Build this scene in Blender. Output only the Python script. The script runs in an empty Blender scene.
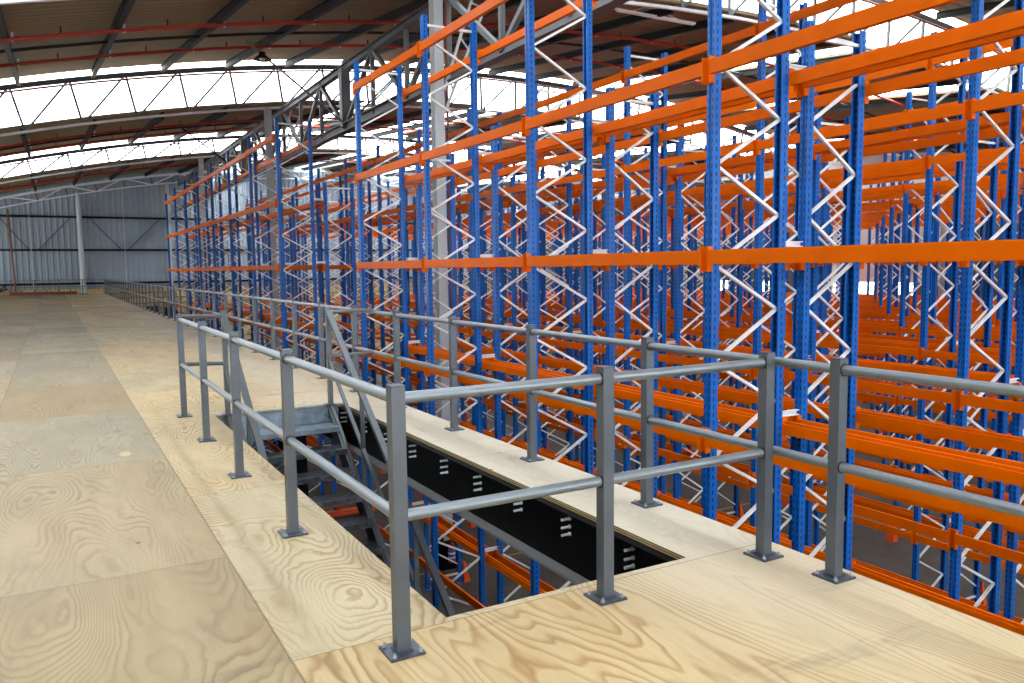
import bpy, bmesh, math, random
from mathutils import Vector, Matrix
random.seed(7)
SC = bpy.context.scene
COL = SC.collection
PI = math.pi

# ------------------------------------------------------------------ helpers
class MB:
    """collects boxes, bars, tubes and prisms into one mesh"""
    def __init__(self):
        self.v = []; self.f = []; self.mi = []; self.sm = []; self.m = 0
    def add(self, vs, fs, smooth=False):
        n = len(self.v)
        self.v += [tuple(a) for a in vs]
        for f in fs:
            self.f.append([i + n for i in f]); self.mi.append(self.m); self.sm.append(smooth)
        return self
    def box(self, a, b):
        (x0, y0, z0), (x1, y1, z1) = a, b
        vs = [(x0,y0,z0),(x1,y0,z0),(x1,y1,z0),(x0,y1,z0),(x0,y0,z1),(x1,y0,z1),(x1,y1,z1),(x0,y1,z1)]
        return self.add(vs, [(3,2,1,0),(4,5,6,7),(0,1,5,4),(1,2,6,5),(2,3,7,6),(3,0,4,7)])
    def sweep(self, prof, p0, p1, up=(0,0,1), smooth=False):
        """closed 2-D outline (side, up) swept from p0 to p1"""
        p0, p1 = Vector(p0), Vector(p1)
        d = (p1 - p0).normalized(); u = Vector(up)
        s = d.cross(u)
        if s.length < 1e-4: s = d.cross(Vector((0,1,0)))
        s.normalize(); u = s.cross(d)
        n = len(prof)
        vs = [p + s*a + u*b for p in (p0, p1) for a, b in prof]
        fs = [(i, (i+1) % n, n + (i+1) % n, n + i) for i in range(n)]
        self.add(vs, fs, smooth)
        return self.add([vs[i] for i in range(n)], [tuple(range(n-1, -1, -1))]).add([vs[n+i] for i in range(n)], [tuple(range(n))])
    def bar(self, p0, p1, w, h, up=(0,0,1)):
        return self.sweep([(-w/2,-h/2),(w/2,-h/2),(w/2,h/2),(-w/2,h/2)], p0, p1, up)
    def channel(self, p0, p1, w, h, t, up=(0,0,1)):
        """C section: open towards +side"""
        return self.sweep([(-w/2,-h/2),(w/2,-h/2),(w/2,-h/2+t),(-w/2+t,-h/2+t),(-w/2+t,h/2-t),(w/2,h/2-t),(w/2,h/2),(-w/2,h/2)], p0, p1, up)
    def hbeam(self, p0, p1, w, h, t, up=(0,0,1)):
        a, b, c = w/2, h/2, t/2
        return self.sweep([(-a,-b),(a,-b),(a,-b+t),(c,-b+t),(c,b-t),(a,b-t),(a,b),(-a,b),(-a,b-t),(-c,b-t),(-c,-b+t),(-a,-b+t)], p0, p1, up)
    def tube(self, p0, p1, r, n=10, r2=None):
        p0, p1 = Vector(p0), Vector(p1); r2 = r if r2 is None else r2
        d = (p1-p0).normalized(); s = d.orthogonal().normalized(); u = s.cross(d)
        vs = [p + (s*math.cos(2*PI*i/n) + u*math.sin(2*PI*i/n))*q for p, q in ((p0,r),(p1,r2)) for i in range(n)]
        self.add(vs, [((i+1) % n, i, n+i, n+(i+1) % n) for i in range(n)], True)
        return self.add(vs[:n], [tuple(range(n))]).add(vs[n:], [tuple(range(n-1,-1,-1))])
    def path(self, pts, r, n=8):
        """smooth round pipe along points"""
        pts = [Vector(p) for p in pts]; vs = []
        d0 = (pts[-1]-pts[0]).normalized(); ref = Vector((0,0,1)) if abs(d0.z) < .9 else Vector((0,1,0))
        for i, p in enumerate(pts):
            d = (pts[min(i+1,len(pts)-1)] - pts[max(i-1,0)]).normalized()
            s = d.cross(ref).normalized(); u = s.cross(d)
            vs += [p + (s*math.cos(2*PI*k/n) + u*math.sin(2*PI*k/n))*r for k in range(n)]
        fs = [(j*n+i, j*n+(i+1)%n, (j+1)*n+(i+1)%n, (j+1)*n+i) for j in range(len(pts)-1) for i in range(n)]
        return self.add(vs, fs, True)
    def strip(self, pts, w, h):
        """rectangular bar following points (in an XZ plane)"""
        pts = [Vector(p) for p in pts]; vs = []
        for p in pts:
            vs += [p+Vector((0,-w/2,-h/2)), p+Vector((0,w/2,-h/2)), p+Vector((0,w/2,h/2)), p+Vector((0,-w/2,h/2))]
        fs = [(j*4+i, j*4+(i+1)%4, (j+1)*4+(i+1)%4, (j+1)*4+i) for j in range(len(pts)-1) for i in range(4)]
        m = (len(pts)-1)*4
        return self.add(vs, fs + [(3,2,1,0),(m,m+1,m+2,m+3)])
    def lathe(self, prof, n=16, c=(0,0,0)):
        vs = [(c[0]+r*math.cos(2*PI*i/n), c[1]+r*math.sin(2*PI*i/n), c[2]+z) for r, z in prof for i in range(n)]
        fs = [(j*n+i, j*n+(i+1)%n, (j+1)*n+(i+1)%n, (j+1)*n+i) for j in range(len(prof)-1) for i in range(n)]
        return self.add(vs, fs, True)
    def mesh(self, name, *mats):
        me = bpy.data.meshes.new(name)
        me.from_pydata(self.v, [], self.f)
        for m in mats: me.materials.append(m)
        me.polygons.foreach_set('material_index', self.mi)
        me.polygons.foreach_set('use_smooth', self.sm)
        bm = bmesh.new(); bm.from_mesh(me); bmesh.ops.recalc_face_normals(bm, faces=bm.faces); bm.to_mesh(me); bm.free()
        me.update()
        return me

def inst(name, me, parent=None, loc=(0,0,0), rz=0.0, rot=None):
    o = bpy.data.objects.new(name, me); COL.objects.link(o)
    o.parent = parent; o.location = loc
    o.rotation_euler = rot if rot else (0, 0, rz)
    return o
def obj(name, mb, mat, parent=None, loc=(0,0,0), rz=0.0):
    mats = mat if isinstance(mat, (list, tuple)) else [mat]
    return inst(name, mb.mesh(name, *mats), parent, loc, rz)
def empty(name, loc=(0,0,0)):
    o = bpy.data.objects.new(name, None); COL.objects.link(o); o.location = loc; o.empty_display_size = .3
    return o
def tag(o, label=None, cat=None, group=None, kind=None):
    if label: o['label'] = label
    if cat: o['category'] = cat
    if group: o['group'] = group
    if kind: o['kind'] = kind
    return o
def struct(o, label=None, cat=None):
    return tag(o, label, cat, None, 'structure')

# ------------------------------------------------------------------ materials
def srgb(r, g, b):
    f = lambda c: (c/255/12.92) if c/255 <= .04045 else ((c/255+.055)/1.055)**2.4
    return (f(r), f(g), f(b), 1)
class NT:
    def __init__(self, name):
        self.mat = bpy.data.materials.new(name); self.mat.use_nodes = True
        self.t = self.mat.node_tree; self.n = self.t.nodes; self.l = self.t.links
        self.bsdf = self.n['Principled BSDF']; self.out = self.n['Material Output']
    def new(self, typ, **kw):
        nd = self.n.new(typ)
        for k, v in kw.items():
            if k.startswith('i_'):
                key = k[2:]; key = int(key) if key.isdigit() else key.replace('_', ' ')
                self.put(nd.inputs[key], v)
            else: setattr(nd, k, v)
        return nd
    def put(self, sock, v):
        if isinstance(v, bpy.types.NodeSocket): self.l.new(v, sock)
        else: sock.default_value = v
    def math(self, op, a, b=0.0, c=None):
        nd = self.n.new('ShaderNodeMath'); nd.operation = op
        self.put(nd.inputs[0], a); self.put(nd.inputs[1], b)
        if c is not None: self.put(nd.inputs[2], c)
        return nd.outputs[0]
    def vmath(self, op, a, b):
        nd = self.n.new('ShaderNodeVectorMath'); nd.operation = op
        self.put(nd.inputs[0], a); self.put(nd.inputs[1], b)
        return nd.outputs[0]
    def mix(self, fac, a, b):
        nd = self.n.new('ShaderNodeMix'); nd.data_type = 'RGBA'
        self.put(nd.inputs[0], fac); self.put(nd.inputs[6], a); self.put(nd.inputs[7], b)
        return nd.outputs[2]
    def ramp(self, fac, stops, interp='LINEAR'):
        nd = self.n.new('ShaderNodeValToRGB'); cr = nd.color_ramp; cr.interpolation = interp
        while len(cr.elements) < len(stops): cr.elements.new(.5)
        for e, (p, c) in zip(cr.elements, stops): e.position = p; e.color = c if len(c) == 4 else (*c, 1)
        self.put(nd.inputs[0], fac)
        return nd.outputs[0]
    def noise(self, vec, scale, detail=3, rough=.5, dist=0.0, out=0):
        nd = self.new('ShaderNodeTexNoise', i_Vector=vec, i_Scale=scale, i_Detail=detail, i_Roughness=rough, i_Distortion=dist)
        return nd.outputs[out]
    def objco(self): return self.new('ShaderNodeTexCoord').outputs['Object']
    def sep(self, v):
        return self.new('ShaderNodeSeparateXYZ', i_0=v).outputs
    def comb(self, x=0.0, y=0.0, z=0.0):
        return self.new('ShaderNodeCombineXYZ', i_0=x, i_1=y, i_2=z).outputs[0]
    def bump(self, h, strength=.3, dist=.01):
        nd = self.new('ShaderNodeBump', i_Height=h, i_Strength=strength, i_Distance=dist)
        self.l.new(nd.outputs[0], self.bsdf.inputs['Normal'])
    def set(self, color=None, rough=None, metal=None, spec=None):
        if color is not None: self.put(self.bsdf.inputs['Base Color'], color)
        if rough is not None: self.put(self.bsdf.inputs['Roughness'], rough)
        if metal is not None: self.put(self.bsdf.inputs['Metallic'], metal)
        if spec is not None: self.put(self.bsdf.inputs['Specular IOR Level'], spec)
        return self
def paint(name, c, rough=.4, metal=0, var=.12, scale=6, spec=.5):
    """painted or coated steel with a little mottling"""
    t = NT(name)
    n = t.noise(t.objco(), scale, 4, .6)
    a = tuple(max(0, x*(1-var)) for x in c[:3]) + (1,); b = tuple(min(1, x*(1+var)) for x in c[:3]) + (1,)
    t.set(t.mix(t.ramp(n, [(.3,(0,0,0,1)),(.7,(1,1,1,1))]), a, b), t.math('MULTIPLY_ADD', n, .2, rough-.1), metal, spec)
    return t.mat

def m_upright():
    t = NT('blue_upright_paint')
    co = t.objco(); s = t.sep(co)
    nrm = t.sep(t.new('ShaderNodeNewGeometry').outputs['True Normal'])
    ax = t.math('GREATER_THAN', t.math('ABSOLUTE', nrm[0]), .7)
    ay = t.math('GREATER_THAN', t.math('ABSOLUTE', nrm[1]), .7)
    fz = t.math('ABSOLUTE', t.math('SUBTRACT', t.math('FRACT', t.math('MULTIPLY', s[2], 12.0)), .5))
    hz = t.math('LESS_THAN', fz, .27)
    d1 = t.math('LESS_THAN', t.math('ABSOLUTE', t.math('SUBTRACT', t.math('ABSOLUTE', s[1]), .030)), .0065)
    d2 = t.math('LESS_THAN', t.math('ABSOLUTE', t.math('SUBTRACT', s[0], .042)), .008)
    hole = t.math('MULTIPLY', hz, t.math('MAXIMUM', t.math('MULTIPLY', ax, d1), t.math('MULTIPLY', ay, d2)))
    n = t.noise(co, 3, 3)
    base = t.mix(n, srgb(10,88,172), srgb(18,110,202))
    t.set(t.mix(hole, base, srgb(8,14,34)), .3, 0, .3)
    return t.mat
M = {}
M['blue'] = m_upright()
M['orange'] = paint('orange_beam_paint', srgb(230,103,0), .4, 0, .07, 2.0, .05)
M['guard'] = paint('orange_guard_paint', srgb(232,84,16), .45, 0, .1, 5)
M['galv'] = paint('pale_galvanised_brace', srgb(236,236,233), .42, .1, .08, 5)
M['rail'] = paint('grey_rail_paint', srgb(124,131,136), .34, .55, .03, 1.5)
M['post'] = paint('grey_post_paint', srgb(86,91,97), .36, .3, .12, 4)
M['plate'] = paint('dark_base_plate', srgb(70,77,88), .35, .4, .2, 14)
M['bolt'] = paint('zinc_bolt', srgb(226,228,230), .35, .2, .1, 20)
M['black'] = paint('black_steel_paint', srgb(9,9,10), .6, 0, .2, 3, .08)
M['flange'] = paint('grey_flange_steel', srgb(126,126,126), .5, .1, .15, 5)
M['stair'] = paint('charcoal_stair_paint', srgb(88,94,99), .38, .2, .12, 4)
M['galvplate'] = paint('mottled_galvanised_plate', srgb(132,146,158), .38, .4, .4, 9)
M['steelgrey'] = paint('silver_grey_structural_paint', srgb(184,188,189), .5, .1, .08, 1.5)
M['chord'] = paint('pale_truss_paint', srgb(226,229,230), .5, .05, .05, 1.5)
M['anchor'] = paint('dull_anchor_bolt', srgb(150,154,158), .4, .4, .1, 20)
M['girder'] = paint('grey_girder_paint', srgb(104,106,108), .55, .1, .15, 1.5)
M['rafter'] = paint('dark_rafter_paint', srgb(30,29,28), .6, 0, .15, 1.5, .2)
M['red'] = paint('red_pipe_paint', srgb(172,42,20), .4, 0, .1, 3)
M['rust'] = paint('red_oxide_steel', srgb(126,58,44), .6, 0, .2, 3)
M['dark'] = paint('dark_fitting', srgb(24,24,25), .5, 0, .2, 4)
M['white'] = paint('white_enamel', srgb(232,232,228), .4, 0, .04, 3)
M['timber'] = paint('raw_timber', srgb(196,166,112), .7, 0, .25, 5)

def m_tread():
    t = NT('worn_chequer_tread')
    co = t.objco(); n = t.noise(co, 14, 6, .7)
    v = t.new('ShaderNodeTexVoronoi', i_Vector=co, i_Scale=45.0)
    t.set(t.ramp(n, [(.3, srgb(32,35,39)), (.55, srgb(74,79,84)), (.8, srgb(128,132,136))]), .42, .4)
    t.bump(v.outputs['Distance'], .4, .006)
    return t.mat
M['tread'] = m_tread()

def m_ply():
    t = NT('plywood_sheeting')
    co = t.objco(); s = t.sep(co)
    u = t.math('DIVIDE', t.math('SUBTRACT', s[0], .745), 1.35)
    wide = t.math('GREATER_THAN', u, 0.0)
    u = t.math('MULTIPLY', u, t.math('MULTIPLY_ADD', wide, -.5, 1.0))
    ix = t.math('FLOOR', u); fu = t.math('FRACT', u)
    # sheets of the column over the stair edge break half a sheet later
    off = t.math('FRACT', t.math('MULTIPLY_ADD', ix, .5, .5))
    v = t.math('SUBTRACT', t.math('DIVIDE', t.math('SUBTRACT', s[1], 4.47), 2.72), off)
    iy = t.math('FLOOR', v); fv = t.math('FRACT', v)
    wn = t.new('ShaderNodeTexWhiteNoise', noise_dimensions='3D', i_Vector=t.comb(ix, iy, 3.7))
    rnd = wn.outputs['Value']; rc = t.sep(wn.outputs['Color'])
    # grain: contour rings of a stretched noise, new pattern on every sheet
    st_ = t.math('MULTIPLY_ADD', t.sep(t.new('ShaderNodeTexWhiteNoise', noise_dimensions='3D', i_Vector=t.comb(ix, iy, 9.1)).outputs['Color'])[1], .22, .13)
    gx = t.math('ADD', s[0], t.math('MULTIPLY', rc[0], 40.0)); gy = t.math('ADD', t.math('MULTIPLY', s[1], st_), t.math('MULTIPLY', rc[1], 40.0))
    gco = t.comb(gx, gy, t.math('MULTIPLY', rnd, 9.0))
    n1 = t.math('ADD', t.noise(gco, 2.0, 1.2, .4), t.math('MULTIPLY', t.noise(t.comb(gx, t.math('MULTIPLY', gy, 2.2), rnd), 7.0, 2, .5), .055))
    rings = t.math('FRACT', t.math('MULTIPLY', n1, 40.0))
    con = t.noise(t.comb(gx, gy, 4.0), 2.4, 3, .6)
    ring = t.ramp(rings, [(0, (0,0,0,1)), (.45, (.08,.08,.08,1)), (.84, (1,1,1,1)), (1, (.05,.05,.05,1))])
    ring = t.math('MULTIPLY', ring, t.ramp(con, [(.34, (.08,.08,.08,1)), (.62, (1,1,1,1))]))
    wavy = t.noise(t.comb(gx, t.math('MULTIPLY', gy, .8), rnd), 5, 4, .6)
    fine = t.noise(t.comb(t.math('MULTIPLY', gx, 55.0), t.math('MULTIPLY', s[1], 3.0), rnd), 1.6, 4, .7)
    fresh = t.mix(ring, srgb(250,234,192), srgb(196,158,100))
    fresh = t.mix(t.math('MULTIPLY', t.ramp(wavy, [(.45,(0,0,0,1)),(.7,(1,1,1,1))]), .45), fresh, srgb(208,176,122))
    fresh = t.mix(t.math('MULTIPLY', t.ramp(fine, [(.45,(0,0,0,1)),(.8,(1,1,1,1))]), .25), fresh, srgb(198,166,118))
    worn = t.mix(t.math('MULTIPLY', ring, .8), srgb(216,202,168), srgb(162,134,92))
    worn = t.mix(t.math('MULTIPLY', t.ramp(wavy, [(.4,(0,0,0,1)),(.7,(1,1,1,1))]), .5), worn, srgb(184,162,124))
    worn = t.mix(t.math('MULTIPLY', fine, .3), worn, srgb(180,166,136))
    # old sheets towards the far end, new pale ones round the stair opening
    old = t.ramp(t.math('ADD', t.math('MULTIPLY', t.math('LESS_THAN', s[0], .745), .55), t.math('MULTIPLY', t.math('SUBTRACT', rnd, .5), .5)), [(.12,(0,0,0,1)),(.5,(1,1,1,1))])
    c = t.mix(old, fresh, worn)
    tint = t.ramp(rc[2], [(0, srgb(238,214,176)), (.45, srgb(255,255,255)), (.75, srgb(226,226,228)), (1, srgb(250,236,212))])
    mm = t.new('ShaderNodeMix', data_type='RGBA', blend_type='MULTIPLY', i_0=.75); t.put(mm.inputs[6], c); t.put(mm.inputs[7], tint); c = mm.outputs[2]
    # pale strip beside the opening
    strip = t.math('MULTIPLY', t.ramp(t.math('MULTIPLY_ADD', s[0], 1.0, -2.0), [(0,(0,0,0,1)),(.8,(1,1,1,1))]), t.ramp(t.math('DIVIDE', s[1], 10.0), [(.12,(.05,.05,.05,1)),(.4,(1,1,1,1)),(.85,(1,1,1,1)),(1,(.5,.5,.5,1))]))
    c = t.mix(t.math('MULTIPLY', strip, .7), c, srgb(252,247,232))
    # scuffs and dust
    d1 = t.noise(t.comb(t.math('MULTIPLY', s[0], .8), t.math('MULTIPLY', s[1], .45), 2.0), 1.1, 6, .66)
    farf = t.ramp(t.math('DIVIDE', s[1], 40.0), [(.1,(.35,.35,.35,1)),(.5,(.9,.9,.9,1))])
    c = t.mix(t.math('MULTIPLY', t.ramp(d1, [(.46,(0,0,0,1)),(.66,(1,1,1,1))]), t.math('MULTIPLY', farf, .55)), c, srgb(154,146,130))
    d2 = t.noise(t.comb(s[0], t.math('MULTIPLY', s[1], .25), 5.0), 2.3, 8, .75)
    c = t.mix(t.math('MULTIPLY', t.ramp(d2, [(.6,(0,0,0,1)),(.74,(1,1,1,1))]), .45), c, srgb(112,106,98))
    sk = t.noise(t.comb(t.math('MULTIPLY', s[0], .5), t.math('MULTIPLY', s[1], 3.0), 8.0), 1.3, 5, .6)
    c = t.mix(t.math('MULTIPLY', t.ramp(sk, [(.64,(0,0,0,1)),(.76,(1,1,1,1))]), .35), c, srgb(100,96,92))
    # filler plugs and knots
    vo = t.new('ShaderNodeTexVoronoi', i_Vector=t.comb(t.math('MULTIPLY', s[0], 1.3), t.math('MULTIPLY', s[1], .62), 0.0), i_Scale=1.25)
    vs = t.sep(vo.outputs['Color'])
    plug = t.math('MULTIPLY', t.math('LESS_THAN', vo.outputs['Distance'], t.math('MULTIPLY_ADD', vs[1], .07, .02)), t.math('GREATER_THAN', vs[0], .55))
    c = t.mix(t.math('MULTIPLY', plug, .9), c, srgb(240,222,158))
    vk = t.new('ShaderNodeTexVoronoi', i_Vector=t.comb(t.math('MULTIPLY', s[0], 1.2), t.math('MULTIPLY', s[1], .8), 4.0), i_Scale=1.9)
    kn = t.math('MULTIPLY', t.math('LESS_THAN', vk.outputs['Distance'], .035), t.math('GREATER_THAN', t.sep(vk.outputs['Color'])[0], .55))
    c = t.mix(t.math('MULTIPLY', kn, .7), c, srgb(120,84,54))
    # joints between sheets
    eu = t.math('MULTIPLY', t.math('MINIMUM', fu, t.math('SUBTRACT', 1.0, fu)), 1.35)
    ev = t.math('MULTIPLY', t.math('MINIMUM', fv, t.math('SUBTRACT', 1.0, fv)), 2.72)
    seam = t.math('LESS_THAN', t.math('MINIMUM', eu, ev), .0035)
    c = t.mix(t.math('MULTIPLY', seam, .6), c, srgb(116,94,68))
    # layered plies on the cut edges
    side = t.math('LESS_THAN', t.math('ABSOLUTE', t.sep(t.new('ShaderNodeNewGeometry').outputs['True Normal'])[2]), .5)
    ply = t.math('GREATER_THAN', t.math('FRACT', t.math('MULTIPLY', s[2], 64.0)), .5)
    c = t.mix(side, c, t.mix(ply, srgb(204,184,140), srgb(142,112,70)))
    dm = t.new('ShaderNodeMix', data_type='RGBA', blend_type='MULTIPLY', i_0=1.0); t.put(dm.inputs[6], c); t.put(dm.inputs[7], (.67,.66,.635,1))
    t.set(dm.outputs[2], .55, 0, .3)
    return t.mat
M['ply'] = m_ply()

def m_ground():
    t = NT('dark_worn_concrete')
    co = t.objco(); s = t.sep(co)
    n = t.noise(co, .7, 8, .7); n2 = t.noise(t.comb(t.math('MULTIPLY', s[0], 3.0), t.math('MULTIPLY', s[1], .6), 0.0), 1.2, 6, .7)
    c = t.mix(t.math('MULTIPLY', n2, .6), t.ramp(n, [(.3, srgb(58,53,48)), (.7, srgb(96,90,83))]), srgb(82,74,66))
    line = t.math('LESS_THAN', t.math('ABSOLUTE', t.math('SUBTRACT', s[1], 18.0)), .05)
    c = t.mix(t.math('MULTIPLY', line, t.math('MULTIPLY', n2, .9)), c, srgb(196,164,50))
    t.set(c, .7, 0, .3)
    return t.mat
M['ground'] = m_ground()

def m_sheet():
    t = NT('brown_roof_lining')
    s = t.sep(t.objco())
    n = t.noise(t.comb(t.math('MULTIPLY', s[0], .25), t.math('MULTIPLY', s[1], 2.4), 0.0), 1.2, 5, .65)
    st = t.math('SINE', t.math('MULTIPLY', s[1], 14.0))
    t.set(t.mix(t.math('MULTIPLY_ADD', n, .75, t.math('MULTIPLY', st, .1)), srgb(122,104,76), srgb(164,144,108)), .7, 0, .3)
    t.bump(t.math('ADD', t.math('MULTIPLY', st, .5), n), .5, .05)
    return t.mat
M['sheet'] = m_sheet()

def m_clad():
    t = NT('blue_grey_profiled_cladding')
    s = t.sep(t.objco())
    n = t.noise(t.comb(s[0], s[1], t.math('MULTIPLY', s[2], .2)), .35, 3, .5)
    t.set(t.ramp(n, [(.35, srgb(138,150,160)), (.65, srgb(160,170,178))]), .5, .1)
    return t.mat
M['clad'] = m_clad()

def m_masonry():
    t = NT('tan_block_masonry')
    s = t.sep(t.objco())
    b = t.new('ShaderNodeTexBrick', i_Vector=t.comb(s[0], s[2], 0.0), i_Scale=1.0, i_Color1=srgb(198,172,122), i_Color2=srgb(158,130,88), i_Mortar=srgb(96,80,58))
    b.inputs['Brick Width'].default_value = .75; b.inputs['Row Height'].default_value = .4; b.inputs['Mortar Size'].default_value = .035
    t.set(b.outputs[0], .85)
    return t.mat
M['masonry'] = m_masonry()
M['dimwall'] = paint('dull_grey_wall_sheet', srgb(104,100,96), .7, 0, .1, .8)
M['whitewall'] = paint('off_white_wall_sheet', srgb(208,208,204), .6, 0, .06, .8)

def m_glaze():
    t = NT('clear_roof_glazing')
    tr = t.new('ShaderNodeBsdfTransparent', i_Color=(.8,.81,.82,1)); gl = t.new('ShaderNodeBsdfGlossy', i_Roughness=.1)
    mx = t.new('ShaderNodeMixShader', i_0=.05)
    t.l.new(tr.outputs[0], mx.inputs[1]); t.l.new(gl.outputs[0], mx.inputs[2]); t.l.new(mx.outputs[0], t.out.inputs[0])
    return t.mat
M['glaze'] = m_glaze()
M['clear'] = m_glaze(); M['clear'].name = 'clear_window_glass'
for n_ in M['clear'].node_tree.nodes:
    if n_.type == 'BSDF_TRANSPARENT': n_.inputs[0].default_value = (.96,.98,1,1)

def m_label():
    t = NT('extinguisher_label')
    s = t.sep(t.objco())
    t.set(t.mix(t.math('GREATER_THAN', t.math('FRACT', t.math('MULTIPLY', s[2], 9.0)), .5), srgb(225,225,230), srgb(50,80,170)), .5)
    return t.mat
M['exlabel'] = m_label()
def m_hazard():
    t = NT('yellow_black_hazard')
    s = t.sep(t.objco())
    t.set(t.mix(t.math('GREATER_THAN', t.math('FRACT', t.math('MULTIPLY', t.math('ADD', s[0], s[2]), 5.0)), .5), srgb(220,186,40), srgb(24,24,24)), .6)
    return t.mat
M['hazard'] = m_hazard()

# ------------------------------------------------------------------ camera
F, YAW, PITCH, ROLL, CAMZ = 800.39, .519368, .0923201, -.0120338, 1.558
def camera():
    cy, sy, cp, sp = math.cos(YAW), math.sin(YAW), math.cos(PITCH), math.sin(PITCH)
    f = Vector((sy*cp, cy*cp, -sp)); r = Vector((cy, -sy, 0)); u = r.cross(f)
    cr, sr = math.cos(ROLL), math.sin(ROLL)
    r, u = r*cr + u*sr, -r*sr + u*cr
    cd = bpy.data.cameras.new('camera'); cd.sensor_width = 36; cd.lens = F*36/1024; cd.clip_start = .05; cd.clip_end = 500
    o = bpy.data.objects.new('camera', cd); COL.objects.link(o)
    m = Matrix((r, u, -f)).transposed().to_4x4(); m.translation = (0, 0, CAMZ)
    o.matrix_world = m
    SC.camera = o
camera()

# ------------------------------------------------------------------ setting
GZ = -6.056                               # ground level below the platform
XL, XR, YB, YF = -12.0, 41.0, -14.0, 66.6
OX0, OX1, OY0, OY1 = 1.447, 2.862, 3.155, 9.02     # stair opening
EDGE = 3.437
PT = .034
def zb(x): return 8.97 - .005755*(x-19.6)**2       # arched truss line
RISE, TSP, T0 = 1.75, 16.0, 18.23
RS = [1.75, 1.75, 1.75, 1.75, 1.16, .85]      # rise at each truss
TY = [T0 + TSP*k for k in (-2, -1, 0, 1, 2)]
TY_END = 66.3

fl = MB()
for a, b in (((XL,YB,-PT),(OX0,YF,0)), ((OX1,YB,-PT),(EDGE,YF,0)), ((OX0,YB,-PT),(OX1,OY0,0)), ((OX0,OY1,-PT),(OX1,YF,0))):
    fl.box(a, b)
struct(obj('floor', fl, M['ply']), 'plywood sheeted mezzanine floor with a stair opening', 'floor')
gr = MB(); gr.box((XL,YB,GZ-.2),(XR,YF,GZ))
struct(obj('floor_ground', gr, M['ground']), 'dark concrete ground floor under the pallet racks', 'floor')

def corrugated(u0, u1, z0f, z1f, place, pitch=.38, d=.055):
    """profiled sheeting; place(u, depth, z) gives the 3-D point"""
    vs, fs = [], []; us = []
    n = int(round((u1-u0)/pitch)); p = (u1-u0)/n
    for i in range(n):
        a = u0 + i*p
        us += [(a, 0), (a+p*.52, 0), (a+p*.62, d), (a+p*.9, d)]
    us.append((u1, 0))
    for u, dd in us: vs += [place(u, dd, z0f(u)), place(u, dd, z1f(u))]
    for i in range(len(us)-1): fs.append((2*i, 2*i+2, 2*i+3, 2*i+1))
    m = MB(); m.add(vs, fs); return m
def roof_at(x): return zb(x) + .3
wf = obj('wall_far', corrugated(XL, XR, lambda u: .35, lambda u: zb(u)+RISE+.2, lambda u, d, z: (u, YF-d, z)), M['clad'])
struct(wf, 'blue grey corrugated end wall with dark girts', 'wall')
wb = MB(); wb.box((XL,YF,GZ),(6.1,YF+.3,.4)); wb.box((6.95,YF,GZ),(7.35,YF+.3,.4)); wb.box((8.3,YF,GZ),(XR,YF+.3,.4)); wb.box((6.1,YF,-1.04),(6.95,YF+.3,.4)); wb.box((7.35,YF,-1.2),(8.3,YF+.3,.4))
struct(obj('wall_far_base', wb, M['masonry']), 'tan masonry base of the end wall', 'wall')
for k, (a, b, zt) in enumerate(((6.1,6.95,-1.04),(7.35,8.3,-1.2))):
    d = MB(); d.box((a,YF+.16,GZ),(b,YF+.2,zt))
    struct(obj('door_%d' % (k+1), d, M['dark']), None, None)
for z in (.76, 3.19, 5.56):
    g = MB(); g.channel((XL,YF-.19,z),(XR,YF-.19,z),.16,.15,.03); obj('girt', g, M['rafter'], wf)
for x in (-1.17, 4.85, 10.8, 17):
    g = MB(); g.bar((x,YF-.13,.4),(x,YF-.13,zb(x)),.06,.08,(0,1,0)); obj('mullion', g, M['steelgrey'], wf)
for xa, xb in ((1.36,-.67),(2.63,4.55),(7.3,5.13),(-2.96,-1.36)):
    g = MB(); g.bar((xa,YF-.17,5.48),(xb,YF-.17,3.27),.09,.05,(0,1,0)); obj('wind_brace', g, M['girder'], wf)
# right wall with open roller doors
wr = MB(); wins = [(27.2,28.4),(29.7,32.6),(37.4,38.4),(41.2,42.2)]
wr.box((XR,YB,GZ),(XR+.2,YF,-1.6)); wr.box((XR,YB,.45),(XR+.2,25.2,8)); wr.box((XR,34.2,.45),(XR+.2,YF,8))
y = YB
for a, b in wins: wr.box((XR,y,-1.6),(XR+.2,a,.45)); y = b
wr.box((XR,y,-1.6),(XR+.2,YF,.45))
wr = struct(obj('wall_right', wr, M['dimwall']), 'side wall with pale panel and small bright windows beyond the racks', 'wall')
pp = MB(); pp.box((XR,25.2,.45),(XR+.2,34.2,8)); obj('pale_panel', pp, M['whitewall'], wr)
for y in (5,10,15,20,25.5,29.2,34.2,42,48):
    g = MB(); g.hbeam((XR-.2,y,GZ),(XR-.2,y,5.8),.22,.25,.03,(0,1,0)); obj('wall_post', g, M['steelgrey'], wr)
def left_part(y0, y1, za, zc): return corrugated(y0, y1, lambda u: za, lambda u: zc, lambda u, d, z: (XL-d, u, z), .6, .05)
WL0, WL1 = 38.0, YF
wl = struct(obj('wall_left', left_part(YB, YF, GZ, .5), M['clad']))
obj('upper_cladding', left_part(YB, WL0, .5, 5.2), M['clad'], wl); obj('upper_cladding', left_part(WL0, WL1, 3.0, 5.2), M['clad'], wl)
g = MB(); g.box((XL-.03,WL0,.5),(XL-.01,WL1,3.0)); w1 = struct(obj('window_1', g, M['clear']))  # unseen window, added to light the end wall and far racks
for k in range(12):
    g = MB(); y = WL0+(WL1-WL0)*k/11; g.box((XL-.06,y-.05,.5),(XL+.02,y+.05,3.0)); obj('window_mullion', g, M['steelgrey'], w1)
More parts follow.
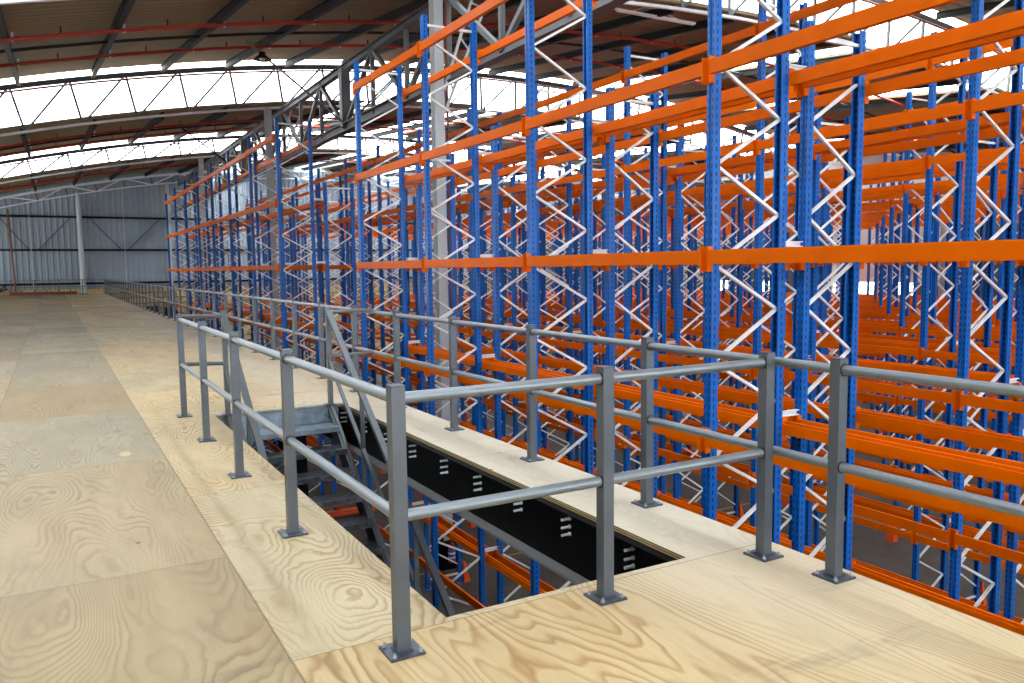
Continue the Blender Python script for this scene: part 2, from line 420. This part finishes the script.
wk = MB(); wk.box((XL,YB-.2,GZ),(XR,YB,1.2)); wk.box((XL,YB-.2,4.2),(XR,YB,8.0)); wk.box((XL,YB-.2,1.2),(-9,YB,4.2)); wk.box((26,YB-.2,1.2),(XR,YB,4.2))
struct(obj('wall_back', wk, M['whitewall']))
wp = MB(); wp.box((-9,YB-.1,1.2),(26,YB-.08,4.2))
struct(obj('window_9', wp, M['clear']))  # glazed band behind the camera, added so faces towards it get light

# roof: sawtooth of arched trusses, glazed uprights, brown lined sheets between
XS = [XL + (XR-XL)*i/48 for i in range(49)]
def ceiling_sheet(y0, y1, rise, keep=lambda i: True, th=.1):
    m = MB()
    for i in range(len(XS)-1):
        if not keep(i): continue
        q = []
        for x in (XS[i], XS[i+1]):
            a, b = zb(x)+.16, zb(x)+rise+.12
            q += [(x,y0,a),(x,y1,b),(x,y1,b+th),(x,y0,a+th)]
        fs = [(0,4,5,1),(3,2,6,7),(0,3,7,4),(1,5,6,2)]
        if i == 0 or not keep(i-1): fs.append((0,1,2,3))
        if i == len(XS)-2 or not keep(i+1): fs.append((4,7,6,5))
        m.add(q, fs)
    return m
def opaque(k): return lambda i: not (i % 6 in (3,) and XS[i] > (-99, -99, 24, 12, 9)[k] or (k > 2 and i % 6 == 4 and XS[i] > 12))
bays = [(TY[i], TY[i+1]) for i in range(4)] + [(TY[4], TY_END)]
for k, (y0, y1) in enumerate(bays):
    gap = .28 if k < 4 else -.25
    rise = RS[k+1]
    c = struct(obj('ceiling', ceiling_sheet(y0, y1-gap, rise, opaque(k)), M['sheet']), None, 'ceiling')
    c['label'] = ['brown lined roof slope above the platform start', 'brown lined roof slope over the camera side racks', 'large brown lined roof slope with three pipes', 'middle brown lined roof slope behind the first glazed truss', 'narrow brown lined roof slope against the end wall'][k]
    struct(obj('window_%d' % (10+k), ceiling_sheet(y0, y1-gap, rise, lambda i: not opaque(k)(i), .01), M['clear']), 'added clear roof skylight strips for more daylight')  # skylight strips added to brighten the platform and the deep racks
    x = 6.47 - 2.37*7
    while x < XR:
        if x > XL:
            r = MB(); r.hbeam((x,y0+.1,zb(x)+.02),(x,y1-gap,zb(x)+rise-.06),.13,.24,.03); obj('rafter', r, M['rafter'], c)
        x += 2.37
def arc(y, dz, x0=XL, x1=XR, n=40): return [(x0+(x1-x0)*i/n, y, zb(x0+(x1-x0)*i/n)+dz) for i in range(n+1)]
names = ['rear', 'overhead', 'first', 'second', 'third']
for k, y in enumerate(TY + [TY_END-.3]):
    last = k == 5
    t = empty('roof_truss', (12.5, y, zb(12.5)))
    tag(t, ['arched grey roof truss behind the camera', 'arched grey roof truss above the stair opening', 'arched roof truss across the top edge of the photo', 'arched roof truss of the first full white glazed band', 'arched roof truss of the second white glazed band', 'shallow white truss against the corrugated end wall'][k], 'roof truss', 'arched roof trusses')
    dz = RS[k] if not last else .75
    L = Vector((12.5, y, zb(12.5)))
    def sh(pts): return [Vector(p)-L for p in pts]
    b = MB(); b.strip(sh(arc(y,0)), .10, .085); obj('bottom_chord', b, M['chord'], t)
    b = MB(); b.strip(sh(arc(y,dz-.12)), .16, .17); obj('top_chord', b, M['rafter'] if not last else M['chord'], t)
    i = 0; x = -.54 - 1.86*6
    while x < XR-1:
        sl = .01151*(19.6-x); p0 = Vector((x,y,zb(x)))-L; p1 = Vector((x-sl*dz,y,zb(x-sl*dz)+dz-.1))-L
        x2 = x+1.86
        b = MB(); b.bar(p0, p1, .08, .08, (0,1,0)); obj('truss_post', b, M['girder'], t)
        xq = x2-.01151*(19.6-x2)*dz; q = Vector((xq,y,zb(xq)+dz-.1))-L
        if last and i % 2: p0, q = Vector((x,y,zb(x)+dz-.1))-L, Vector((x2,y,zb(x2)))-L
        b = MB(); b.tube(p0, q, .043 if not last else .05, 6); obj('truss_diagonal', b, M['girder'] if not last else M['chord'], t)
        x = x2; i += 1
    if not last:
        g = MB(); pts0 = arc(y+.22, .2); pts1 = arc(y+.22, dz+.16)
        vs = [p for ab in zip(pts0, pts1) for p in ab]
        vs += [(p[0], p[1]+.02, p[2]) for p in vs]
        n = len(pts0)
        fs = [(2*i,2*i+2,2*i+3,2*i+1) for i in range(n-1)] + [(2*n+2*i,2*n+2*i+1,2*n+2*i+3,2*n+2*i+2) for i in range(n-1)]
        g.add(vs, fs); w = struct(obj('window_%d' % (k+2), g, M['glaze']))
        if k < 2: continue
        g = MB(); g.path(arc(y-.12, dz-.3, XL+.4, XR-.4), .04, 6)
        tag(obj('glazing_pipe', g, M['rust']), 'thin red pipe along the top of the %s glazed band' % ['rear', 'overhead', 'topmost', 'first', 'second'][k], 'pipe', 'thin red pipes along the glazing')
# sprinkler mains
bayname = {1: 'roof slope over the stair', 2: 'large roof slope', 3: 'middle roof slope', 4: 'narrow far roof slope'}
for k in (1, 2, 3, 4):
    y0 = bays[k][0]; rise = RS[k+1]
    for d, wh in ((4.05,'low'), (9.1,'high')):
        y = y0+d
        if k == 4 and wh == 'high': continue
        s = rise*d/TSP
        p = empty('sprinkler_pipe', (0, y, zb(0)+s)); L = Vector((0,y,zb(0)+s))
        g = MB(); g.path([Vector(q)-L for q in arc(y, s-.14, XL+.3, XR-.3, 48)], .05, 8); obj('pipe_run', g, M['red'], p)
        tag(p, 'red sprinkler pipe along the %s part of the %s' % (wh, bayname[k]), 'pipe', 'red sprinkler pipes under the roof')
        x = -.64-2.37*2
        while x < 24:
            q = Vector((x+.15,y,zb(x+.15)+s))-L
            h = MB(); h.tube(q+Vector((0,0,-.2)), q+Vector((0,0,.02)), .035, 6); obj('pipe_hanger', h, M['bolt'], p)
            h = MB(); q2 = q+Vector((1.0, 0, (zb(x+1.15)-zb(x+.15)))); h.tube(q2+Vector((0,0,-.14)), q2+Vector((0,0,.06)), .02, 6); obj('sprinkler_head', h, M['dark'], p)
            x += 2.37
    y = y0+6.65; g = MB(); g.path(arc(y, rise*6.65/TSP-.06, XL+.3, XR-.3), .045, 6)
    tag(obj('roof_conduit', g, M['dark']), 'black conduit under the ' + bayname[k], 'conduit', 'black conduits under the roof')

# columns and longitudinal girder over the racks
GX = 8.74
cols = [(8.41,T0),(8.1,T0+TSP),(7.93,T0+2*TSP),(7.9,66.0)]
for k, (x, y) in enumerate(cols):
    c = empty('steel_column', (x, y, GZ))
    tag(c, ['tall grey steel column rising between the racks with a red pipe', 'grey steel column under the first glazed truss', 'grey steel column under the second glazed truss', 'pale steel column at the end wall beside the rack'][k], 'column', 'building columns', 'structure')
    m = MB(); m.hbeam((0,0,0),(0,0,zb(x)-GZ),.25,.27,.02,(0,1,0)); obj('column_shaft', m, M['steelgrey'], c)
    m = MB(); m.box((-.3,-.3,0),(.3,.3,.7)); obj('column_plinth', m, M['black'], c)
    if k == 0:
        m = MB(); m.tube((.24,-.05,.2),(.24,-.05,zb(x)-GZ),.03,8)
        for zz in (1.5,3.2,4.9,6.6,8.3): m.box((.0,-.1,zz),(.3,-.03,zz+.05))
        obj('riser_pipe', m, M['rust'], c)
        m = MB(); m.box((-.11,-.16,2.35),(.11,-.14,2.65)); obj('hazard_sign', m, M['hazard'], c)
    if k < 3:
        m = MB()
        for sx, n in ((1,6),):
            a0 = Vector((sx*.14,-.1,11.4)); a1 = Vector((sx*1.5,-.1,zb(x+sx*1.5)-GZ+.05)); b0 = a0+Vector((0,0,.55)); b1 = a1+Vector((sx*-.45,0,0.0))
            m.bar(a0,a1,.06,.06,(0,1,0)); m.bar(b0,b1,.06,.06,(0,1,0))
            for i in range(1,n): m.bar(a0.lerp(a1,i/n), b0.lerp(b1,i/n), .035,.035,(0,1,0))
        obj('knee_brace', m, M['steelgrey'], c)
gd = empty('roof_girder', (GX, 10, 6.24))
tag(gd, 'long grey lattice girder running over the rack tops between columns', 'girder')
zt, zl = 8.15-6.24, 0.0
ya, yb_ = T0-TSP-10, 66.0-10
m = MB(); m.hbeam((0,ya,zl),(0,yb_,zl),.26,.3,.03); obj('girder_bottom_chord', m, M['girder'], gd)
m = MB(); m.hbeam((0,ya,zt),(0,yb_,zt),.22,.24,.03); obj('girder_top_chord', m, M['girder'], gd)
y = ya; i = 0; st = TSP/6
while y + st < yb_+.1:
    big = i % 6 == 3
    m = MB(); m.bar((0,y,zl),(0,y,zt), .3 if big else .12, .3 if big else .1, (0,1,0)); obj('girder_post', m, M['girder'], gd)
    a, b = ((0,y,zl),(0,y+st,zt)) if i % 2 else ((0,y,zt),(0,y+st,zl))
    m = MB(); m.bar(a, b, .12, .12, (1,0,0)); obj('girder_diagonal', m, M['girder'], gd)
    y += st; i += 1
for sx, nm in ((-1,'left'),(1,'right')):        # bracing struts from girder to roof
    for yy in (26.2, 42.2):
        m = MB(); m.tube((GX+sx*.1,yy,6.4),(GX+sx*3.1,yy,zb(GX+sx*3.1)+RISE*.5-.1),.035,8)
        o = tag(obj('roof_strut', m, M['girder'] if yy < 35 else M['rafter']), 'slanting strut from the girder up to the %s roof slope on the %s side' % ('large' if yy < 35 else 'middle', 'platform' if sx < 0 else 'rack'), 'strut')

# wall columns at the end wall
m = MB(); m.tube((0,0,0),(0,0,zb(1.95)+.1),.17,14)
m2 = MB(); m2.box((-.22,-.22,0),(.22,.22,.05))
c = empty('pipe_column', (1.95,YF-.5,0)); obj('column_shaft', m, M['steelgrey'], c); obj('column_base', m2, M['plate'], c)
tag(c, 'pale round steel column standing at the end wall', 'column', None, 'structure')
m = MB(); m.tube((-2.25,YF-.35,.0),(-2.42,YF-.35,6.0),.06,8)
tag(obj('drop_pipe', m, M['rust']), 'red brown drop pipe leaning at the end wall', 'pipe')
# clutter at the end wall
m = MB(); m.hbeam((-2.6,YF-.9,.12),(1.5,YF-.75,.12),.2,.22,.03)
tag(obj('loose_beam', m, M['rust']), 'red oxide steel beam lying along the end wall', 'steel beam')
for i, (xx, w) in enumerate(((2.72,1.0),(3.9,.9))):
    t = empty('timber_pack', (xx, YF-.5, 0))
    for j in range(3):
        m = MB(); m.box((-w/2,-.2,.02+j*.12),(w/2,.15,.12+j*.12)); obj('board', m, M['timber'], t)
    tag(t, ['low pack of timber boards by the round wall column', 'low pack of timber boards by the far railing corner'][i], 'timber', 'timber packs at the end wall')
for i in range(2):
    m = MB(); m.tube((-3.6,YF-.9-.35*i,.055),(-2.75,YF-.7-.3*i,.75-.25*i),.06,8)
    tag(obj('loose_pipe', m, M['dark']), ['dark offcut of pipe propped steeply by the end wall', 'dark offcut of pipe propped low by the end wall'][i], 'pipe', 'dark pipe offcuts')

# lamps
def high_bay(x, y, z, ztop, label):
    t = empty('high_bay_lamp', (x,y,z))
    m = MB(); m.lathe([(.05,.22),(.1,.2),(.12,.1),(.27,-.01),(.27,-.035),(.24,-.03),(.1,.08)], 18); obj('lamp_shade', m, M['dark'], t)
    m = MB(); m.tube((0,0,.28),(0,0,ztop-z),.012,6); obj('lamp_rod', m, M['dark'], t)
    m = MB(); m.lathe([(.0,-.05),(.09,-.03),(.11,.03),(.06,.1),(.0,.12)], 12); obj('bulb', m, M['white'], t)
    tag(t, label, 'lamp', 'high bay lamps')
high_bay(6.1,26.2,8.15,zb(6.1)+RISE*.5,'dark bell lamp hanging under the large roof slope')
high_bay(6.5,39.8,8.95,zb(6.5)+RISE*.36,'dark bell lamp hanging in front of the second roof slope')
t = empty('strip_light', (15.9,19.0,8.85))
m = MB(); m.box((-1.5,-.045,0),(1.5,.045,.05)); obj('lamp_body', m, M['white'], t)
for s in (-1,1):
    m = MB(); m.tube((-1.45,s*.03,-.02),(1.45,s*.03,-.02),.018,8); obj('tube', m, M['white'], t)
m = MB(); m.path([(-.9,0,.05),(-.5,0,.2),(0,0,.25),(.6,0,.1),(1.0,0,.02)],.012,6); m.tube((.2,0,.05),(.2,0,.3),.01,6); obj('cable', m, M['galv'], t)
tag(t, 'white fluorescent strip light hung under the arched truss', 'lamp')

# ------------------------------------------------------------------ guard rails
RH, MH, PH, PW, PR = 1.045, .565, 1.1, .058, .0245
post_m = MB(); post_m.box((-PW/2,-PW/2,.008),(PW/2,PW/2,PH-.006)); post_me = post_m.mesh('post', M['post'])
cap_m = MB(); cap_m.box((-PW/2-.001,-PW/2-.001,PH-.006),(PW/2+.001,PW/2+.001,PH)); cap_me = cap_m.mesh('cap', M['plate'])
def plate_mb():
    m = MB(); m.box((-.074,-.074,0),(.074,.074,.01)); m.box((-PW/2-.008,-PW/2-.008,.01),(PW/2+.008,PW/2+.008,.016)); return m
plate_me = plate_mb().mesh('base_plate', M['plate'])
bolt_m = MB(); bolt_m.lathe([(.011,0),(.011,.008),(.005,.009),(.005,.018),(0,.018)], 6); bolt_me = bolt_m.mesh('bolt', M['anchor'])
ring_m = MB(); ring_m.lathe([(.026,0),(.031,.0),(.031,.006),(.026,.006)], 14); ring_me = ring_m.mesh('weld_ring', M['dark'])
def post(parent, x, y, bolts=True):
    p = inst('post', post_me, parent, (x,y,0))
    inst('cap', cap_me, p); inst('base_plate', plate_me, p)
    if bolts:
        for sx in (-1,1):
            for sy in (-1,1): inst('bolt', bolt_me, p, (sx*.055, sy*.055, .01))
    return p
def rail(name, parent, a, b, r=PR, mat='rail'):
    m = MB(); m.tube(a, b, r, 14); return obj(name, m, M[mat], parent)
# stair opening guard
g = empty('stair_guard_rail', (1.157, 2.96, 0))
tag(g, 'grey steel guard rail around two sides of the stair opening', 'guard rail')
ys = [9.174, 7.725, 6.232, 4.675, 2.96]
P = lambda x, y: (x-1.157, y-2.96)
for y in ys: post(g, *P(1.157, y))
for x in (2.183, 3.232): post(g, *P(x, 2.96))
for y0, y1 in zip(ys[1:], ys[:-1]):
    for nm, h in (('top_rail',RH),('mid_rail',MH)):
        rail(nm, g, (0,y0-2.96+PW/2,h), (0,y1-2.96-PW/2,h))
for x0, x1 in ((1.157,2.183),(2.183,3.232)):
    for nm, h in (('top_rail',RH),('mid_rail',MH)):
        rail(nm, g, (x0-1.157+PW/2,0,h), (x1-1.157-PW/2,0,h))
for y in ys[:-1]:
    for h in (RH, MH): inst('weld_ring', ring_me, g, (0, y-2.96-PW/2, h), rot=(PI/2,0,0))
for h in (RH, MH):
    inst('weld_ring', ring_me, g, (2.183-1.157-PW/2,0,h), rot=(0,-PI/2,0)); inst('weld_ring', ring_me, g, (3.232-1.157-PW/2,0,h), rot=(0,-PI/2,0))
# long edge guard
EX = 3.304
EY = [2.5707 + 1.4515*k for k in range(-2, 48)]
EY = [y for y in EY if y < 65.5]
g = empty('edge_guard_rail', (EX, EY[0], 0))
tag(g, 'long grey guard rail along the platform edge facing the racks', 'guard rail')
for i, y in enumerate(EY): post(g, 0, y-EY[0], i < 6)
for i in range(len(EY)-1):
    if i >= 6 and i % 6: continue
    j = i+1 if i < 6 else min(i+6, len(EY)-1)
    for nm, h in (('top_rail',RH),('mid_rail',MH)):
        rail(nm, g, (0,EY[i]-EY[0],h), (0,EY[j]-EY[0],h))
for i in range(1, 8):
    for h in (RH, MH): inst('weld_ring', ring_me, g, (0, EY[i]-EY[0]-PW/2, h), rot=(PI/2,0,0))
FYR = EY[-1]
g = empty('end_guard_rail', (EX, FYR, 0))
tag(g, 'grey guard rail running across the far end of the platform', 'guard rail')
xs = [EX-1.4515*k for k in range(1, 10)]
for x in xs: post(g, x-EX, 0, False)
for nm, h in (('top_rail',RH),('mid_rail',MH)): rail(nm, g, (0,0,h), (xs[-1]-EX,0,h))

# ------------------------------------------------------------------ steel under the platform
sb = empty('edge_beam', (OX1+.035, 0, 0))
tag(sb, 'black bolted steel beam under the plywood along the stair opening', 'steel beam')
m = MB(); m.box((-.012,YB,-.45),(.012,66,-PT)); m.box((-.09,YB,-PT-.016),(.09,66,-PT-.002)); obj('beam_web', m, M['black'], sb)
m = MB(); m.box((-.10,YB,-.47),(.10,66,-.45)); obj('bottom_flange', m, M['flange'], sb)
for y in (8.95, 8.26, 7.55, 6.9, 6.2, 5.57, 4.93, 4.30, 3.63):
    for z in (-.10,-.155,-.205):
        m = MB(); m.tube((-.08,y,z),(-.012,y,z),.0095,8); m.tube((-.022,y,z),(-.012,y,z),.014,6); obj('bolt', m, M['bolt'], sb)
m = MB(); m.channel((EDGE-.03,YB,-.17),(EDGE-.03,66,-.17),.06,.25,.012)
tag(obj('edge_channel', m, M['black']), 'black steel channel under the platform edge facing the racks', 'steel beam')
for x0, x1 in ((OX0-.09,OX0-.03),):
    m = MB(); m.channel((OX0-.06,YB,-.2),(OX0-.06,66,-.2),.06,.3,.012)
    tag(obj('opening_channel', m, M['black']), 'black steel channel under the floor edge opposite the bolted beam', 'steel beam')
m = MB(); m.channel((OX0-.02,OY0-.05,-.2),(OX1,OY0-.05,-.2),.06,.3,.012)
tag(obj('header_channel', m, M['black']), 'black steel channel closing the camera end of the stair opening', 'steel beam')
for i, (x, y) in enumerate(((3.15,11.3),(3.15,1.0),(3.15,21.5),(3.15,33))):
    c = empty('platform_column', (x-.26,y,GZ)); 
    m = MB(); m.hbeam((0,0,.02),(0,0,-.47-GZ),.24,.24,.02,(0,1,0)); obj('column_shaft', m, M['black'], c)
    m = MB(); m.box((-.2,-.2,0),(.2,.2,.02)); obj('column_base', m, M['flange'], c)
    tag(c, 'black steel column holding up the platform edge beam', 'column', 'platform columns', 'structure')

# ------------------------------------------------------------------ staircase
SX0, SX1, SY, SL = 1.575, 2.715, 9.02, .755
st = empty('staircase', (2.145, SY, 0))
tag(st, 'steel staircase going down through the plywood floor opening', 'staircase')
hw = (SX1-SX0)/2
run = (-GZ-.02)/SL
def pt(x, d, up): return (x, -d, -SL*d + up)
for s in (-1, 1):
    x = s*hw
    m = MB(); m.sweep([(-.012,-.14),(.012,-.14),(.012,.14),(-.012,.14)], pt(x,-.02,-.13), pt(x,run-.15,-.13)); m.sweep([(-.035,-.01),(.035,-.01),(.035,.01),(-.035,.01)], pt(x,0,.0), pt(x,run-.1,.0))
    obj('stringer', m, M['stair'], st)
    m = MB(); m.box((x-.025,-.06,-.15),(x+.025,-.005,1.115)); obj('newel_post', m, M['stair'], st)
    m = MB(); m.box((x-.06,-.07,0),(x+.06,.04,.012)); obj('newel_plate', m, M['plate'], st)
    m = MB(); m.sweep([(-.03,-.022),(.03,-.022),(.03,.022),(-.03,.022)], pt(x,0.0,1.12), pt(x,run-.9,1.12)); obj('handrail', m, M['stair'], st)
    m = MB(); m.sweep([(-.018,-.015),(.018,-.015),(.018,.015),(-.018,.015)], pt(x,.03,.54), pt(x,run-.9,.54)); obj('mid_rail', m, M['stair'], st)
    d = 1.12
    while d < run-.9:
        m = MB(); m.bar(pt(x,d,-.05), pt(x,d,1.1), .04, .04, (0,1,0)); obj('stanchion', m, M['stair'], st); d += 1.35
    m = MB()
    xe = 1.157-2.145 if s < 0 else EX-2.145
    for nm, h in (('top_rail',RH+.03),('mid_rail',MH)):
        rail(nm, st, (x,-.03 if s > 0 else -.03,h), (xe, (9.174-SY) if s < 0 else .09, h), .022, 'stair' if s < 0 else 'rail')
m = MB(); m.channel((-hw-.1,-.012,-.125),(hw+.1,-.012,-.125),.05,.25,.01); obj('landing_channel', m, M['galvplate'], st)
m = MB(); m.box((-hw-.12,-.03,-.008),(hw+.12,.035,.006)); obj('nosing', m, M['galvplate'], st)
k = 1; R_ = .200
while k*R_ < -GZ-.1:
    y = -(k*R_/SL)+.03; z = -k*R_
    m = MB(); m.box((-hw+.012,y-.14,z-.006),(hw-.012,y+.13,z+.004)); m.box((-hw+.012,y-.14,z-.05),(hw-.012,y-.13,z-.006)); m.box((-hw+.012,y+.12,z-.04),(hw-.012,y+.13,z-.006))
    if k == 1: m.box((-hw+.012,y+.13,z-.006),(hw-.012,-.04,z+.004))
    obj('tread', m, M['galvplate'] if k == 1 else M['tread'], st); k += 1

# ------------------------------------------------------------------ pallet racking
NEAR_Y = [1.63*1.6, 3.89*1.6, 6.15*1.6, 8.41*1.6, 10.67*1.6]
FAR_Y = [24.24 + 3.736*j for j in range(8)]
MIDY = (NEAR_Y[4] + FAR_Y[0])/2
LV = [5.448 - 1.904*k for k in range(6)]
UHT, UHS = 6.02 - GZ, 4.2 - GZ
UW, UD = .104, .096
uo = [(0,-.052),(0,-.018),(.014,-.012),(.014,.012),(0,.018),(0,.052),(.096,.052),(.096,.034),(.082,.034),(.082,.044),(.02,.044),(.02,-.044),(.082,-.044),(.082,-.034),(.096,-.034),(.096,-.052)]
up_mes = {}
for h_ in (UHT, UHS):
    m = MB(); m.sweep([(-y,-x) for x, y in uo], (0,0,0), (0,0,h_), (-1,0,0)); up_mes[h_] = m.mesh('upright', M['blue'])
up_me = up_mes[UHT]
xs_ = [v.co.x for v in up_me.vertices]; assert min(xs_) > -.001, min(xs_)
m = MB(); m.box((-.03,-.08,0),(.14,.08,.008)); foot_me = m.mesh('foot_plate', M['blue'])
m = MB(); m.add([(-.20,-.12,.0),(-.20,.12,.0),(-.02,.14,0),(-.02,-.14,0),(-.09,-.07,.5),(-.09,.07,.5),(-.02,.09,.56),(-.02,-.09,.56)], [(3,2,1,0),(4,5,6,7),(0,1,5,4),(1,2,6,5),(2,3,7,6),(3,0,4,7)])
guard_me = m.mesh('foot_guard', M['guard'])
def beam_mesh(L, conn):
    h, w = .142, .066
    prof = [(-w/2,-h/2),(w/2,-h/2),(w/2,h/2),(-w/2+.03,h/2),(-w/2+.03,h/2-.03),(-w/2,h/2-.03)]
    m = MB(); m.sweep([(-a,b) for a, b in prof], (-w/2-.002,.056,0), (-w/2-.002,L-.056,0))
    if conn:
        for q in (0, 1): conn_into(m, (L-.03) if q else .03, -1 if q else 1)
    return m.mesh('beam', M['orange'])
def conn_into(m, y, s):
    a = (y-.026, y+.026)
    m.box((-.012,a[0],-.15),(-.001,a[1],.11)); m.box((-.07,y+s*.022-.006,-.15),(-.001,y+s*.022+.006,.11))
m = MB(); conn_into(m, 0, 1); conn_a = m.mesh('beam_connector', M['orange'])
m = MB(); conn_into(m, 0, -1); conn_b = m.mesh('beam_connector', M['orange'])
beam_me = {}
for L in (NEAR_Y[1]-NEAR_Y[0], 3.736, FAR_Y[0]-MIDY):
    for c in (0, 1): beam_me[(round(L,3), c)] = beam_mesh(L, c)
def beam_of(L, c): return beam_me[min((q for q in beam_me if q[1] == c), key=lambda q: abs(q[0]-L))]
PITCH_Z = 1.024
def brace_mesh(dx, dz):
    m = MB(); m.channel((UD-.02,0,0),(dx-UD+.02,0,dz),.032,.036,.009,(0,1,0)); return m.mesh('brace', M['galv'])
def horiz_mesh(dx):
    m = MB(); m.channel((UD-.02,0,0),(dx-UD+.02,0,0),.04,.042,.011,(0,1,0)); return m.mesh('cross_brace', M['galv'])
bc = {}
def braces(dx):
    if dx not in bc: bc[dx] = (brace_mesh(dx, .53), brace_mesh(dx, -.494), horiz_mesh(dx))
    return bc[dx]
def frame_bracing(dx, mirror, UH):
    """front apex z 1.56 + n*1.024, rear apex z 2.09 + n*1.024 (swapped on the back run)"""
    out = []
    n0 = -7
    for n in range(n0, 6):
        z = 1.56 + n*PITCH_Z - GZ
        if z > .25 and z+.53 < UH-.1: out.append((0, z))
        if z > .75 and z < UH-.1: out.append((1, z))
    return out
X_RUN = [5.92, 10.45, 15.15, 19.75, 24.35, 28.95, 33.55, 38.1]
ordn = ['first', 'second', 'third', 'fourth', 'fifth', 'sixth', 'seventh', 'eighth']
sp_m = MB(); sp_m.channel((0,0,0),(.31,0,0),.05,.06,.01); spacer_me = sp_m.mesh('row_spacer', M['galv'])
def rack(x0, dx, mirror, lod, label, ys, spacer, cap=100):
    """x0: aisle-side X of the low-X row, dx: depth out to out"""
    r = empty('pallet_rack', (x0, ys[0], GZ))
    tag(r, label, 'pallet rack', 'pallet rack runs')
    nb = nbm = 0
    UH = UHS if mirror else UHT; up_me = up_mes[UH]
    lv = LV[1:] if mirror else LV
    late_b, late_d = [], []
    b_up, b_dn, b_h = braces(dx)
    for y in ys:
        ly = y-ys[0]
        for side in (0, 1):
            aisle = (side == 0) != mirror
            u = inst('upright', up_me, r, (0 if side == 0 else dx, ly, 0), 0 if side == 0 else PI)
            if lod < 2:
                inst('foot_plate', foot_me, u)
                if aisle: inst('foot_guard', guard_me, u)
            elif aisle: inst('foot_guard', guard_me, u)
        items = [(b_up if k == 0 else b_dn, z) for k, z in frame_bracing(dx, mirror, UH)] + [(b_h, .22), (b_h, UH-.16)]
        for me, z in items:
            zz = z
            if mirror and me is not b_h:
                T = (dx, ly, zz, PI)
            else: T = (0, ly, zz, 0)
            nb += 1
            if nb <= cap:
                inst('brace', me, r, T[:3], T[3])
            else: late_b.append((me, T))
    for a, b in zip(ys[:-1], ys[1:]):
        if b-a > 5: continue
        L = b-a
        for z in lv:
            for side in (0, 1):
                nbm += 1
                if side == 0: T = (0, a-ys[0], z-GZ, 0)
                else: T = (dx, b-ys[0], z-GZ, PI)
                if nbm <= cap:
                    o = inst('beam', beam_of(L, lod >= 1), r, T[:3], T[3])
                    if lod < 1:
                        inst('beam_connector', conn_a, o, (0,.03,0)); inst('beam_connector', conn_b, o, (0,L-.03,0))
                else: late_d.append((beam_of(L, 1), T))
    for nm, late, mat in (('brace', late_b, 'galv'), ('beam', late_d, 'orange')):
        if not late: continue
        mb = MB()
        for me, T in late:
            c, s = math.cos(T[3]), math.sin(T[3])
            vs = [(T[0]+c*v.co.x-s*v.co.y, T[1]+s*v.co.x+c*v.co.y, T[2]+v.co.z) for v in me.vertices]
            mb.add(vs, [list(p.vertices) for p in me.polygons])
        tag(obj(nm, mb, M[mat], r), kind='stuff')
    if spacer:
        for y in ys:
            for z in LV[1:]:
                inst('row_spacer', spacer_me, r, (dx, y-ys[0], z-GZ+.14))
    return r
ALLY = NEAR_Y + FAR_Y
for k, x0 in enumerate(X_RUN):
    for back in (0, 1):
        X = x0 + (1.39 if back else 0)
        dx = .945 if back else 1.08
        ys = [y for y in NEAR_Y + [MIDY] + FAR_Y if y > X/1.95 - 3.8] if k else ALLY
        if k == 0:
            lab = 'blue and orange pallet rack run nearest the platform guard rail' if not back else 'pallet rack run standing back to back behind the run nearest the platform'
        elif k == 7:
            lab = 'pallet rack run of the last double row, on its %s' % ('platform side' if not back else 'side towards the pale side wall')
        else:
            lab = 'pallet rack run on the %s side of the %s double row counted from the platform' % ('platform' if not back else 'far', ordn[k])
        rack(X, dx, bool(back), 0 if k == 0 else (1 if k == 1 else 2), lab, ys, not back and k < 3)

# end-of-row barrier across the passage
b = empty('rack_end_barrier', (6.12, FAR_Y[0]-.45, GZ))
for x in (.15, 1.2, 2.2):
    m = MB(); m.box((x-.06,-.06,0),(x+.06,.06,.52)); m.box((x-.14,-.14,0),(x+.14,.14,.02)); obj('barrier_post', m, M['guard'], b)
for z in (.1, .4):
    m = MB(); m.sweep([(-.03,-.1),(.0,-.1),(.03,-.04),(.0,.0),(.03,.04),(.0,.1),(-.03,.1),(0,.0)], (0,-.1,z), (2.35,-.1,z)); obj('barrier_rail', m, M['guard'], b)
tag(b, 'orange floor barrier across the end of the rack behind the stairs', 'barrier')

# extinguisher on the column by the passage
e = empty('fire_extinguisher', (8.36, T0-.42, GZ+.22))
m = MB(); m.lathe([(0,0),(.085,.01),(.09,.05),(.09,.42),(.07,.48),(.03,.52),(.03,.56),(0,.56)], 16); obj('cylinder_body', m, M['red'], e)
m = MB(); m.lathe([(.0915,.12),(.0915,.34)], 16); obj('label_band', m, M['exlabel'], e)
m = MB(); m.box((-.02,-.02,.55),(.02,.02,.62)); m.bar((-.05,0,.62),(.12,0,.66),.03,.015); m.bar((-.02,0,.6),(.1,0,.58),.03,.012); obj('valve_handle', m, M['dark'], e)
m = MB(); m.path([(.03,-.02,.58),(.1,-.04,.5),(.11,-.05,.3),(.1,-.05,.12)],.012,6); obj('hose', m, M['dark'], e)
tag(e, 'red fire extinguisher at the foot of the grey steel column', 'fire extinguisher')

# ------------------------------------------------------------------ light
w = bpy.data.worlds.new('overcast_sky'); SC.world = w; w.use_nodes = True
bg = w.node_tree.nodes['Background']; bg.inputs[0].default_value = (.93, .97, 1.0, 1); bg.inputs[1].default_value = 11.0
SC.view_settings.view_transform = 'Standard'; SC.view_settings.look = 'None'; SC.view_settings.gamma = 1
SC.view_settings.use_curve_mapping = False
SC.view_settings.exposure = 0.12
SC.cycles.use_denoising = True
SC.cycles.sample_clamp_indirect = 6
SC.cycles.max_bounces = 8; SC.cycles.diffuse_bounces = 4; SC.cycles.transparent_max_bounces = 16
SC.render.film_transparent = False
